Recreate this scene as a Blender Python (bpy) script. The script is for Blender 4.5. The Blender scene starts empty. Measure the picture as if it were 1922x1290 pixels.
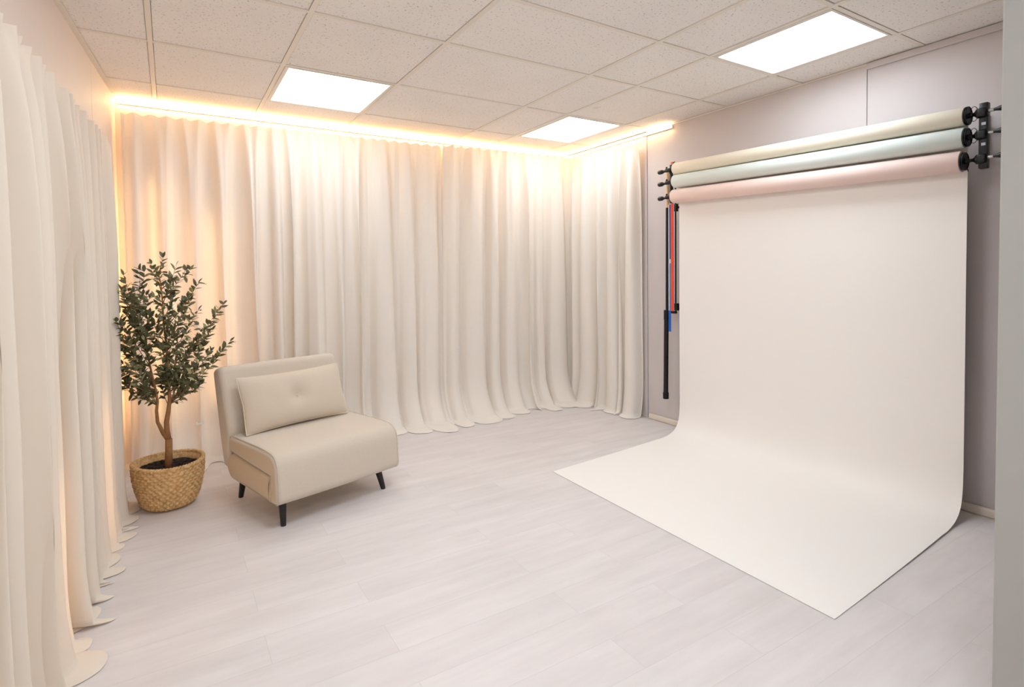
import bpy, bmesh, math, random
from mathutils import Vector, Matrix, noise
from mathutils.geometry import tessellate_polygon
S = bpy.context.scene
COL = S.collection
PI = math.pi

# ------------------------------------------------------------------ room size (metres)
H = 2.2504          # ceiling
WX = 3.2033         # right wall
BY = 4.162          # back wall
FY = -1.6           # wall behind the camera
def LXW(y): return -0.2558 + 0.0784 * (y - BY)     # left wall runs slightly out of square

# ------------------------------------------------------------------ helpers
def tag(o, label=None, cat=None, group=None, kind=None):
    if label: o['label'] = label
    if cat: o['category'] = cat
    if group: o['group'] = group
    if kind: o['kind'] = kind
    return o

def obj(name, bm, mats=None, parent=None, smooth=True, angle=40):
    me = bpy.data.meshes.new(name)
    bm.normal_update()
    bm.to_mesh(me); bm.free()
    o = bpy.data.objects.new(name, me)
    COL.objects.link(o)
    if mats is not None:
        for m in (mats if isinstance(mats, (list, tuple)) else [mats]): me.materials.append(m)
    if smooth:
        me.polygons.foreach_set('use_smooth', [True] * len(me.polygons))
        try: me.set_sharp_from_angle(angle=math.radians(angle))
        except Exception: pass
    if parent: o.parent = parent
    return o

def empty(name, loc=(0, 0, 0), rz=0):
    o = bpy.data.objects.new(name, None); COL.objects.link(o)
    o.location = loc; o.rotation_euler = (0, 0, rz); o.empty_display_size = 0.1
    return o

def box(bm, x0, x1, y0, y1, z0, z1, bev=0, mi=0, seg=2):
    t = bmesh.new()
    bmesh.ops.create_cube(t, size=1)
    for v in t.verts:
        v.co = Vector(((x0 + x1) / 2 + v.co.x * (x1 - x0), (y0 + y1) / 2 + v.co.y * (y1 - y0), (z0 + z1) / 2 + v.co.z * (z1 - z0)))
    if bev: bmesh.ops.bevel(t, geom=t.edges[:] , offset=bev, segments=seg, profile=0.5, affect='EDGES')
    merge(bm, t, mi)

def merge(bm, t, mi=0, M=None):
    vm = {}
    for v in t.verts: vm[v] = bm.verts.new(M @ v.co if M else v.co)
    for f in t.faces:
        try:
            g = bm.faces.new([vm[v] for v in f.verts]); g.material_index = mi
        except ValueError: pass
    t.free()

def tube(bm, pts, rad, n=10, caps=True, mi=0, sq=1.0):
    pts = [Vector(p) for p in pts]
    if not isinstance(rad, (list, tuple)): rad = [rad] * len(pts)
    rings = []; prev = None
    for i, p in enumerate(pts):
        a = pts[max(i - 1, 0)]; b = pts[min(i + 1, len(pts) - 1)]
        d = (b - a)
        if d.length < 1e-9: d = Vector((0, 0, 1))
        d.normalize()
        if prev is None:
            prev = d.orthogonal().normalized()
        else:
            prev = (prev - d * prev.dot(d))
            prev = prev.normalized() if prev.length > 1e-6 else d.orthogonal().normalized()
        q = d.cross(prev)
        rings.append([bm.verts.new(p + (prev * math.cos(t) + q * math.sin(t) * sq) * rad[i]) for t in [2 * PI * k / n for k in range(n)]])
    for a, b in zip(rings, rings[1:]):
        for k in range(n):
            f = bm.faces.new([a[k], a[(k + 1) % n], b[(k + 1) % n], b[k]]); f.material_index = mi
    if caps:
        bm.faces.new(rings[0][::-1]).material_index = mi; bm.faces.new(rings[-1]).material_index = mi

def lathe(bm, prof, M=None, n=32, mi=0):
    """profile (r, h) about local z"""
    rings = []
    for r, h in prof:
        if r < 1e-6: rings.append([bm.verts.new((M @ Vector((0, 0, h))) if M else (0, 0, h))])
        else:
            rr = []
            for k in range(n):
                c = Vector((r * math.cos(2 * PI * k / n), r * math.sin(2 * PI * k / n), h))
                rr.append(bm.verts.new(M @ c if M else c))
            rings.append(rr)
    for a, b in zip(rings, rings[1:]):
        for k in range(n):
            k2 = (k + 1) % n
            vs = [a[0], b[k2], b[k]] if len(a) == 1 and len(b) > 1 else ([a[k], a[k2], b[0]] if len(b) == 1 and len(a) > 1 else ([a[k], a[k2], b[k2], b[k]] if len(a) > 1 else None))
            if vs: bm.faces.new(vs).material_index = mi

def axisM(p, d):
    d = Vector(d).normalized()
    return Matrix.Translation(p) @ d.to_track_quat('Z', 'Y').to_matrix().to_4x4()

def subdiv(o, lv=2):
    m = o.modifiers.new('Subdivision', 'SUBSURF'); m.levels = lv; m.render_levels = lv
    return o

# ------------------------------------------------------------------ materials
def srgb(r, g, b):
    f = lambda c: (c / 255) / 12.92 if c / 255 <= 0.04045 else ((c / 255 + 0.055) / 1.055) ** 2.4
    return (f(r), f(g), f(b), 1)

def mat(name, col, rough=0.6, metal=0, spec=0.5, bump=None, vary=None, sheen=0, transl=0):
    m = bpy.data.materials.new(name); m.use_nodes = True
    nt = m.node_tree; b = nt.nodes['Principled BSDF']
    b.inputs['Base Color'].default_value = col
    b.inputs['Roughness'].default_value = rough; b.inputs['Metallic'].default_value = metal
    b.inputs['Specular IOR Level'].default_value = spec
    if sheen:
        b.inputs['Sheen Weight'].default_value = sheen; b.inputs['Sheen Roughness'].default_value = 0.5
    tc = nt.nodes.new('ShaderNodeTexCoord')
    if vary:
        sc, amt = vary
        n = nt.nodes.new('ShaderNodeTexNoise'); n.inputs['Scale'].default_value = sc; n.inputs['Detail'].default_value = 4
        nt.links.new(tc.outputs['Object'], n.inputs['Vector'])
        mx = nt.nodes.new('ShaderNodeMix'); mx.data_type = 'RGBA'
        mx.inputs['A'].default_value = tuple(c * (1 - amt) for c in col[:3]) + (1,)
        mx.inputs['B'].default_value = tuple(min(1, c * (1 + amt)) for c in col[:3]) + (1,)
        nt.links.new(n.outputs['Fac'], mx.inputs['Factor'])
        nt.links.new(mx.outputs['Result'], b.inputs['Base Color'])
    if bump:
        sc, st, dist = bump
        n = nt.nodes.new('ShaderNodeTexNoise'); n.inputs['Scale'].default_value = sc; n.inputs['Detail'].default_value = 3
        nt.links.new(tc.outputs['Object'], n.inputs['Vector'])
        bp = nt.nodes.new('ShaderNodeBump'); bp.inputs['Strength'].default_value = st; bp.inputs['Distance'].default_value = dist
        nt.links.new(n.outputs['Fac'], bp.inputs['Height']); nt.links.new(bp.outputs['Normal'], b.inputs['Normal'])
    if transl:
        t = nt.nodes.new('ShaderNodeBsdfTranslucent'); t.inputs['Color'].default_value = col
        if vary: nt.links.new(mx.outputs['Result'], t.inputs['Color'])
        ms = nt.nodes.new('ShaderNodeMixShader'); ms.inputs['Fac'].default_value = transl
        nt.links.new(b.outputs['BSDF'], ms.inputs[1]); nt.links.new(t.outputs['BSDF'], ms.inputs[2])
        nt.links.new(ms.outputs[0], nt.nodes['Material Output'].inputs['Surface'])
    return m

def emit(name, col, st):
    m = bpy.data.materials.new(name); m.use_nodes = True
    nt = m.node_tree; nt.nodes.remove(nt.nodes['Principled BSDF'])
    e = nt.nodes.new('ShaderNodeEmission'); e.inputs['Color'].default_value = col; e.inputs['Strength'].default_value = st
    nt.links.new(e.outputs[0], nt.nodes['Material Output'].inputs['Surface'])
    return m

def floor_mat():
    m = bpy.data.materials.new('whitewashed_vinyl_planks'); m.use_nodes = True
    nt = m.node_tree; N = nt.nodes; Lk = nt.links; b = N['Principled BSDF']
    tc = N.new('ShaderNodeTexCoord')
    mp = N.new('ShaderNodeMapping'); mp.inputs['Location'].default_value = (0.35, 0.07, 0)
    Lk.new(tc.outputs['Object'], mp.inputs['Vector'])
    br = N.new('ShaderNodeTexBrick')
    br.offset = 0.37; br.offset_frequency = 2; br.squash = 1
    br.inputs['Scale'].default_value = 1
    br.inputs['Brick Width'].default_value = 0.92; br.inputs['Row Height'].default_value = 0.152
    br.inputs['Mortar Size'].default_value = 0.0011; br.inputs['Mortar Smooth'].default_value = 0.6
    br.inputs['Bias'].default_value = 0
    br.inputs['Color1'].default_value = (0, 0, 0, 1); br.inputs['Color2'].default_value = (1, 1, 1, 1)
    Lk.new(mp.outputs['Vector'], br.inputs['Vector'])
    # streaks along the planks, broken per plank
    mp2 = N.new('ShaderNodeMapping'); mp2.inputs['Scale'].default_value = (1.3, 9, 1)
    Lk.new(tc.outputs['Object'], mp2.inputs['Vector'])
    add = N.new('ShaderNodeVectorMath'); add.operation = 'MULTIPLY_ADD'
    add.inputs[1].default_value = (7, 13, 5)
    Lk.new(br.outputs['Color'], add.inputs[0]); Lk.new(mp2.outputs['Vector'], add.inputs[2])
    n1 = N.new('ShaderNodeTexNoise'); n1.inputs['Scale'].default_value = 1.7; n1.inputs['Detail'].default_value = 6; n1.inputs['Roughness'].default_value = 0.6
    Lk.new(add.outputs[0], n1.inputs['Vector'])
    cr = N.new('ShaderNodeValToRGB')
    e = cr.color_ramp.elements
    e[0].position = 0.28; e[0].color = srgb(216, 209, 208)
    e[1].position = 0.72; e[1].color = srgb(229, 223, 222)
    Lk.new(n1.outputs['Fac'], cr.inputs['Fac'])
    # large soft patches, cooler and warmer
    n2 = N.new('ShaderNodeTexNoise'); n2.inputs['Scale'].default_value = 2.2; n2.inputs['Detail'].default_value = 3
    Lk.new(tc.outputs['Object'], n2.inputs['Vector'])
    cr2 = N.new('ShaderNodeValToRGB'); e = cr2.color_ramp.elements
    e[0].position = 0.3; e[0].color = (0.94, 0.945, 0.94, 1); e[1].position = 0.62; e[1].color = (1, 1, 1, 1)
    Lk.new(n2.outputs['Fac'], cr2.inputs['Fac'])
    mu = N.new('ShaderNodeMix'); mu.data_type = 'RGBA'; mu.blend_type = 'MULTIPLY'; mu.inputs['Factor'].default_value = 1
    Lk.new(cr.outputs['Color'], mu.inputs['A']); Lk.new(cr2.outputs['Color'], mu.inputs['B'])
    # plank to plank tone
    tone = N.new('ShaderNodeMapRange'); tone.inputs['To Min'].default_value = 0.972; tone.inputs['To Max'].default_value = 1.008
    Lk.new(br.outputs['Color'], tone.inputs['Value'])
    mu2 = N.new('ShaderNodeVectorMath'); mu2.operation = 'SCALE'
    Lk.new(mu.outputs['Result'], mu2.inputs[0]); Lk.new(tone.outputs['Result'], mu2.inputs['Scale'])
    mx = N.new('ShaderNodeMix'); mx.data_type = 'RGBA'; mx.inputs['B'].default_value = srgb(186, 176, 170)
    sm = N.new('ShaderNodeMath'); sm.operation = 'MULTIPLY'; sm.inputs[1].default_value = 0.38
    Lk.new(br.outputs['Fac'], sm.inputs[0]); Lk.new(sm.outputs[0], mx.inputs['Factor'])
    Lk.new(mu2.outputs[0], mx.inputs['A'])
    Lk.new(mx.outputs['Result'], b.inputs['Base Color'])
    b.inputs['Roughness'].default_value = 0.5; b.inputs['Specular IOR Level'].default_value = 0.35
    bp = N.new('ShaderNodeBump'); bp.inputs['Strength'].default_value = 0.06; bp.inputs['Distance'].default_value = 0.002
    Lk.new(n1.outputs['Fac'], bp.inputs['Height']); Lk.new(bp.outputs['Normal'], b.inputs['Normal'])
    return m

STAIN = (2.457, 2.880, 2.2535)
def tile_mat():
    m = bpy.data.materials.new('fissured_ceiling_tile'); m.use_nodes = True
    nt = m.node_tree; N = nt.nodes; Lk = nt.links; b = N['Principled BSDF']
    tc = N.new('ShaderNodeTexCoord')
    v = N.new('ShaderNodeTexNoise'); v.inputs['Scale'].default_value = 95; v.inputs['Detail'].default_value = 3; v.inputs['Roughness'].default_value = 0.62
    Lk.new(tc.outputs['Object'], v.inputs['Vector'])
    cr = N.new('ShaderNodeValToRGB'); e = cr.color_ramp.elements
    e[0].position = 0.30; e[0].color = srgb(186, 176, 165); e[1].position = 0.40; e[1].color = srgb(245, 240, 235)
    Lk.new(v.outputs['Fac'], cr.inputs['Fac'])
    n = N.new('ShaderNodeTexNoise'); n.inputs['Scale'].default_value = 3; n.inputs['Detail'].default_value = 4
    Lk.new(tc.outputs['Object'], n.inputs['Vector'])
    mr = N.new('ShaderNodeMapRange'); mr.inputs['To Min'].default_value = 0.94; mr.inputs['To Max'].default_value = 1.04
    Lk.new(n.outputs['Fac'], mr.inputs['Value'])
    sc = N.new('ShaderNodeVectorMath'); sc.operation = 'SCALE'
    Lk.new(cr.outputs['Color'], sc.inputs[0]); Lk.new(mr.outputs['Result'], sc.inputs['Scale'])
    # a small dirty spot on one tile
    ds = N.new('ShaderNodeVectorMath'); ds.operation = 'DISTANCE'; ds.inputs[1].default_value = (STAIN[0], STAIN[1], STAIN[2])
    Lk.new(tc.outputs['Object'], ds.inputs[0])
    nd = N.new('ShaderNodeMath'); nd.operation = 'MULTIPLY_ADD'; nd.inputs[1].default_value = 0.04; 
    Lk.new(n.outputs['Fac'], nd.inputs[0]); Lk.new(ds.outputs['Value'], nd.inputs[2])
    ms = N.new('ShaderNodeMapRange'); ms.inputs['From Min'].default_value = 0.02; ms.inputs['From Max'].default_value = 0.052
    ms.inputs['To Min'].default_value = 0.83; ms.inputs['To Max'].default_value = 1.0
    Lk.new(nd.outputs[0], ms.inputs['Value'])
    s2 = N.new('ShaderNodeVectorMath'); s2.operation = 'SCALE'
    Lk.new(sc.outputs[0], s2.inputs[0]); Lk.new(ms.outputs['Result'], s2.inputs['Scale'])
    Lk.new(s2.outputs[0], b.inputs['Base Color'])
    b.inputs['Roughness'].default_value = 0.95; b.inputs['Specular IOR Level'].default_value = 0.1
    bp = N.new('ShaderNodeBump'); bp.inputs['Strength'].default_value = 0.35; bp.inputs['Distance'].default_value = 0.003
    Lk.new(v.outputs['Fac'], bp.inputs['Height']); Lk.new(bp.outputs['Normal'], b.inputs['Normal'])
    return m

M = {}
M['floor'] = floor_mat()
M['tile'] = tile_mat()
M['tbar'] = mat('painted_ceiling_grid', srgb(236, 228, 217), 0.55, spec=0.3)
M['wall'] = mat('white_wall_panel', srgb(210, 202, 201), 0.55, vary=(3, 0.02), bump=(60, 0.05, 0.002), spec=0.3)
M['wall_l'] = mat('pale_rose_white_wall', srgb(231, 220, 214), 0.6, vary=(2, 0.015), spec=0.3)
M['seam'] = mat('dark_panel_joint', srgb(150, 140, 134), 0.8)
M['base'] = mat('cream_baseboard', srgb(232, 222, 207), 0.45)
M['grey'] = mat('grey_painted_wall_end', srgb(166, 164, 159), 0.7, vary=(5, 0.03), bump=(25, 0.15, 0.004))
M['curtain'] = mat('cream_linen_curtain', srgb(247, 240, 231), 0.85, vary=(0.9, 0.01), bump=(450, 0.08, 0.0006), spec=0.15, sheen=0.05, transl=0.13)
M['curtain_l'] = mat('ivory_linen_curtain', srgb(238, 226, 211), 0.85, vary=(0.9, 0.01), bump=(450, 0.08, 0.0006), spec=0.15, sheen=0.05, transl=0.13)
M['sofa'] = mat('oatmeal_boucle', srgb(211, 198, 182), 0.95, vary=(260, 0.05), bump=(330, 0.45, 0.002), spec=0.15, sheen=0.25)
M['sofa_smooth'] = mat('beige_woven_side_fabric', srgb(211, 190, 162), 0.9, bump=(500, 0.2, 0.001), spec=0.15, sheen=0.15)
M['pillow'] = mat('oatmeal_pillow_fabric', srgb(210, 196, 178), 0.95, vary=(300, 0.05), bump=(360, 0.4, 0.0015), spec=0.15, sheen=0.25)
M['piping'] = mat('light_beige_piping', srgb(222, 208, 188), 0.85)
M['black_wood'] = mat('black_lacquered_wood', srgb(26, 23, 22), 0.4)
M['black'] = mat('black_plastic', srgb(16, 14, 15), 0.42, spec=0.35)
M['black_metal'] = mat('black_painted_metal', srgb(20, 17, 18), 0.36, spec=0.45)
M['chrome'] = mat('worn_silver_metal', srgb(190, 188, 190), 0.3, metal=1)
M['label'] = mat('pale_grey_sticker', srgb(196, 192, 208), 0.5)
M['cream_roll'] = mat('cream_backdrop_paper', srgb(238, 229, 210), 0.75, spec=0.2)
M['paper'] = mat('pale_cream_seamless_paper', srgb(246, 241, 236), 0.7, vary=(0.8, 0.008), spec=0.2)
M['mint_roll'] = mat('pale_mint_backdrop_paper', srgb(221, 228, 222), 0.75, spec=0.2)
M['pink_roll'] = mat('blush_backdrop_paper', srgb(240, 215, 206), 0.75, spec=0.2)
M['red'] = mat('red_strap', srgb(238, 72, 52), 0.6)
M['navy'] = mat('navy_strap', srgb(58, 86, 150), 0.6)
M['steel_blue'] = mat('steel_blue_strap', srgb(84, 136, 182), 0.6)
M['royal'] = mat('royal_blue_strap', srgb(20, 96, 196), 0.55)
M['white_cord'] = mat('white_cord', srgb(222, 228, 236), 0.6)
M['peach'] = mat('peach_wood', srgb(246, 208, 164), 0.6)
M['orange'] = mat('salmon_cap', srgb(240, 140, 110), 0.6)
M['trunk'] = mat('brown_bark', srgb(158, 112, 72), 0.85, vary=(60, 0.3), bump=(90, 0.6, 0.004))
M['twig'] = mat('brown_green_twig', srgb(120, 98, 62), 0.8)
M['soil'] = mat('dark_soil', srgb(54, 38, 30), 1.0, vary=(120, 0.5), bump=(150, 0.8, 0.006))
M['frame'] = mat('white_light_frame', srgb(230, 222, 212), 0.5)
M['panel_light'] = emit('led_panel_light', (0.84, 0.93, 1.01, 1), 15.5)  # stronger emission for the out-of-view ceiling panels added to brighten the room
M['panel_soft'] = emit('led_panel_light_far', (0.84, 0.93, 1.0, 1), 6.0)
M['panel_mid'] = emit('led_panel_light_near', (0.84, 0.93, 1.0, 1), 8.0)
M['strip'] = emit('warm_led_strip', (1.0, 0.65, 0.31, 1), 34)
M['strip_v'] = emit('warm_corner_lamp', (1.0, 0.66, 0.32, 1), 14)
M['strip_low'] = emit('warm_low_lamp', (1.0, 0.70, 0.38, 1), 9)
M['daylight'] = emit('daylight_pane', (0.97, 0.98, 1.0, 1), 2.5)  # emission of the fill light added behind the camera
M['clip'] = mat('white_plastic', srgb(245, 243, 240), 0.4)

def basket_mat():
    m = mat('woven_seagrass', srgb(206, 168, 112), 0.8, spec=0.2)
    nt = m.node_tree; N = nt.nodes; b = N['Principled BSDF']
    tc = [n for n in N if n.type == 'TEX_COORD'][0]
    n = N.new('ShaderNodeTexNoise'); n.inputs['Scale'].default_value = 55; n.inputs['Detail'].default_value = 4
    nt.links.new(tc.outputs['Object'], n.inputs['Vector'])
    cr = N.new('ShaderNodeValToRGB'); e = cr.color_ramp.elements
    e[0].position = 0.30; e[0].color = srgb(196, 152, 100); e[1].position = 0.66; e[1].color = srgb(230, 194, 142)
    nt.links.new(n.outputs['Fac'], cr.inputs['Fac']); nt.links.new(cr.outputs['Color'], b.inputs['Base Color'])
    bp = N.new('ShaderNodeBump'); bp.inputs['Strength'].default_value = 0.5; bp.inputs['Distance'].default_value = 0.002
    nt.links.new(n.outputs['Fac'], bp.inputs['Height']); nt.links.new(bp.outputs['Normal'], b.inputs['Normal'])
    return m
M['basket'] = basket_mat()

def leaf_mat():
    m = bpy.data.materials.new('olive_green_leaves'); m.use_nodes = True
    nt = m.node_tree; N = nt.nodes; b = N['Principled BSDF']
    at = N.new('ShaderNodeVertexColor'); at.layer_name = 'tone'
    cr = N.new('ShaderNodeValToRGB'); e = cr.color_ramp.elements
    e[0].position = 0; e[0].color = srgb(84, 83, 52); e[1].position = 1; e[1].color = srgb(168, 161, 112)
    x = cr.color_ramp.elements.new(0.5); x.color = srgb(114, 114, 76)
    nt.links.new(at.outputs['Color'], cr.inputs['Fac']); nt.links.new(cr.outputs['Color'], b.inputs['Base Color'])
    b.inputs['Roughness'].default_value = 0.5
    return m
M['leaf'] = leaf_mat()

# ================================================================== ROOM SHELL
bm = bmesh.new(); box(bm, -0.9, WX + 0.12, FY - 0.1, BY + 0.1, -0.08, 0)
tag(obj('floor', bm, M['floor'], smooth=False), kind='structure')

bm = bmesh.new(); box(bm, -0.6, WX + 0.12, BY, BY + 0.1, 0, H + 0.1)
tag(obj('wall_back', bm, M['wall_l'], smooth=False), kind='structure')

# left wall, a little out of square, in two sheets with a joint
bm = bmesh.new()
def lquad(y0, y1):
    t = bmesh.new(); box(t, 0, 1, 0, 1, 0, H + 0.1)
    for v in t.verts:
        y = y0 + (y1 - y0) * v.co.y
        v.co.x = LXW(y) - 0.1 * (1 - v.co.x); v.co.y = y
    merge(bm, t)
lquad(FY, 3.50); lquad(3.503, BY)
box(bm, -0.5, LXW(3.4) - 0.012, 3.4, 3.6, 0, H)
tag(obj('wall_left', bm, M['wall_l'], smooth=False), kind='structure')

# right wall: panels with open joints over a dark backing
bm = bmesh.new()
box(bm, WX + 0.0, WX + 0.1, FY, 1.549, 0, H + 0.1, bev=0.0012)
box(bm, WX, WX + 0.1, 1.5525, 3.154, 0, H + 0.1, bev=0.0012)
box(bm, WX - 0.004, WX + 0.1, 3.158, BY, 0, H + 0.1, bev=0.0012)
box(bm, WX + 0.02, WX + 0.09, 1.4, 3.3, 0, H, mi=1)
tag(obj('wall_right', bm, [M['wall'], M['seam']], smooth=False), kind='structure')

# wall end beside the camera and the wall behind it
bm = bmesh.new(); box(bm, 1.672, 1.83, FY, 0.515, 0, H + 0.05, bev=0.005)
tag(obj('wall_near', bm, M['grey'], smooth=False), kind='structure')
bm = bmesh.new(); box(bm, -0.9, WX + 0.12, FY - 0.1, FY, 0, H + 0.1)
tag(obj('wall_front', bm, M['wall'], smooth=False), kind='structure')

# window-shaped fill light, added in the unseen wall behind the viewpoint
bm = bmesh.new()
for (a, b, c, d) in ((-0.28, 0.92, 0.82, 0.87), (-0.28, 0.92, 2.05, 2.10), (-0.28, -0.23, 0.87, 2.05), (0.87, 0.92, 0.87, 2.05), (0.30, 0.34, 0.87, 2.05)):
    box(bm, a, b, FY, FY + 0.04, c, d, bev=0.004)
wf = tag(obj('window_1', bm, M['frame'], smooth=False), kind='structure')
bm = bmesh.new(); box(bm, -0.23, 0.87, FY + 0.008, FY + 0.014, 0.87, 2.05)
obj('pane', bm, M['daylight'], wf, smooth=False)

# ceiling: tiles recessed in a painted grid
CX = [-0.90, -0.047, 0.533, 1.153, 2.027, 2.387, 2.931, WX + 0.05]
CYr = [FY - 0.05, -1.15, -0.54, 0.07, 0.68, 1.291, 1.918, 2.436, 3.106, 3.780, BY + 0.05]
LIGHTS = [(2, 8), (5, 8), (5, 5), (2, 5), (1, 2)]       # cells holding a light
hw = 0.011
bm = bmesh.new()
for i in range(len(CX) - 1):
    for j in range(len(CYr) - 1):
        if (i, j) in LIGHTS: continue
        x0, x1, y0, y1 = CX[i] + hw, CX[i + 1] - hw, CYr[j] + hw, CYr[j + 1] - hw
        g = 0.0016
        random.seed(i * 31 + j); dz = random.uniform(0.0022, 0.0048)
        box(bm, x0 + g, x1 - g, y0 + g, y1 - g, H + dz, H + 0.03, bev=0.002, mi=0, seg=1)
for x in CX[1:-1]: box(bm, x - hw, x + hw, FY, BY, H, H + 0.03, mi=1)
for y in CYr[1:-1]:
    for i in range(len(CX) - 1): box(bm, CX[i] + (hw if i else 0), CX[i + 1] - (hw if i < len(CX) - 2 else 0), y - hw, y + hw, H + 0.0004, H + 0.03, mi=1)
box(bm, -0.9, WX + 0.1, FY, BY, H + 0.031, H + 0.06, mi=1)
tag(obj('ceiling', bm, [M['tile'], M['tbar']], smooth=False), kind='structure')

# wall angle along the left wall; heavier trim along the right wall
bm = bmesh.new()
t = bmesh.new(); box(t, 0, 0.024, 0, 1, -0.003, 0.0)
for v in t.verts:
    y = FY + (BY - FY) * v.co.y
    v.co = Vector((LXW(y) + v.co.x, y, H - 0.0005 + v.co.z))
merge(bm, t)
tag(obj('trim_1', bm, M['tbar'], smooth=False), kind='structure')
bm = bmesh.new(); box(bm, WX - 0.016, WX, 0.3, 1.549, H - 0.034, H - 0.0005, bev=0.004)
tag(obj('trim_2', bm, M['wall'], smooth=False), kind='structure')
bm = bmesh.new(); box(bm, WX - 0.004, WX, 1.549, BY, H - 0.008, H - 0.0005)
tag(obj('trim_3', bm, M['tbar'], smooth=False), kind='structure')

# baseboard of the right wall: rounded cream profile
bm = bmesh.new()
box(bm, WX - 0.024, WX, FY, 3.135, 0, 0.042, bev=0.010, seg=3)
tag(obj('baseboard_right', bm, M['base']), kind='structure')

# ================================================================== CEILING LIGHTS
def ceiling_light(i, j, label, m=0.030, em='panel_light'):
    x0, x1, y0, y1 = CX[i] + hw, CX[i + 1] - hw, CYr[j] + hw, CYr[j + 1] - hw
    cx, cy = (x0 + x1) / 2, (y0 + y1) / 2
    t = empty('ceiling_light', (cx, cy, H))
    a, b = (x1 - x0) / 2 - 0.002, (y1 - y0) / 2 - 0.002
    mx0 = m
    bm = bmesh.new()
    for (p, q, r, s) in ((-a, -a + mx0, -b, b), (a - mx0, a, -b, b), (-a + mx0, a - mx0, -b, -b + mx0 * .6), (-a + mx0, a - mx0, b - mx0 * .6, b)):
        box(bm, p, q, r, s, -0.002, 0.028, bev=0.002, seg=1)
    obj('light_frame', bm, M['frame'], t, smooth=False)
    bm = bmesh.new(); box(bm, -a + mx0 - .001, a - mx0 + .001, -b + mx0 * .6 - .001, b - mx0 * .6 + .001, 0.004, 0.012)
    obj('diffuser', bm, M[em], t, smooth=False)
    tag(t, label, 'ceiling light')
    return t
ceiling_light(2, 8, 'square white light panel in the ceiling on the armchair side, leftmost in view', m=0.022, em='panel_soft')
ceiling_light(5, 8, 'square white light panel in the ceiling nearest the far right corner of curtains', m=0.022, em='panel_soft')
ceiling_light(5, 5, 'square white light panel in the ceiling above the hanging paper backdrop, largest in view', m=0.024, em='panel_mid')
ceiling_light(2, 5, 'white light panel overhead just above the photo edge, between the other lit panels')  # unseen panel placed by symmetry, added to raise the room's brightness
ceiling_light(1, 2, 'white light panel in the ceiling behind the viewpoint')  # extra unseen panel, added as fill from behind the camera

# ================================================================== LED STRIPS
bm = bmesh.new(); box(bm, LXW(BY) + 0.012, WX - 0.03, BY - 0.022, BY - 0.010, H - 0.030, H - 0.018)
t = empty('led_strip', (1.4, BY, H)); tag(t, 'warm glowing light strip along the top of the back wall above the curtain', 'light strip')
o = obj('glowing_tape', bm, M['strip'], t, smooth=False); o.location = (-1.4, -BY, -H)
bm = bmesh.new(); box(bm, LXW(BY) + 0.012, WX - 0.03, BY - 0.010, BY, H - 0.034, H - 0.014)
o = obj('channel', bm, M['frame'], t, smooth=False); o.location = (-1.4, -BY, -H)
t = empty('led_strip', (WX, 3.5, H)); tag(t, 'warm glowing light strip at the top of the right wall, ending before the paper rolls', 'light strip')
bm = bmesh.new(); box(bm, WX - 0.026, WX - 0.014, 2.90, BY - 0.03, H - 0.030, H - 0.018)
o = obj('glowing_tape', bm, M['strip'], t, smooth=False); o.location = (-WX, -3.5, -H)
bm = bmesh.new(); box(bm, WX - 0.014, WX - 0.004, 2.89, BY - 0.03, H - 0.034, H - 0.014)
o = obj('channel', bm, M['frame'], t, smooth=False); o.location = (-WX, -3.5, -H)

# lamps standing behind the curtains of the left corner; their glow comes through the cloth
def tube_lamp(x, y, z0, z1, label, em='strip_v'):
    t = empty('tube_lamp', (x, y, 0))
    bm = bmesh.new()
    tube(bm, [(0, 0, z0), (0, 0, z1)], 0.008, 8)
    obj('glowing_tube', bm, M[em], t)
    bm = bmesh.new(); lathe(bm, [(0, 0), (0.035, 0), (0.035, 0.012), (0.012, 0.02), (0.010, z0), (0, z0)], n=20)
    obj('lamp_base', bm, M['clip'], t)
    tag(t, label, 'lamp')
tube_lamp(-0.06, BY - 0.055, 0.25, 1.75, 'warm tube lamp hidden behind the back curtain, glowing through it by the plant')
tube_lamp(0.24, BY - 0.05, 0.35, 1.55, 'warm tube lamp hidden behind the back curtain between plant and armchair')
tube_lamp(LXW(2.9) + 0.045, 2.9, 0.05, 0.65, 'low warm tube lamp behind the left curtain nearer the corner', 'strip_low')
tube_lamp(LXW(2.15) + 0.045, 2.15, 0.05, 0.55, 'low warm tube lamp behind the left curtain at the near edge of view', 'strip_low')

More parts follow.
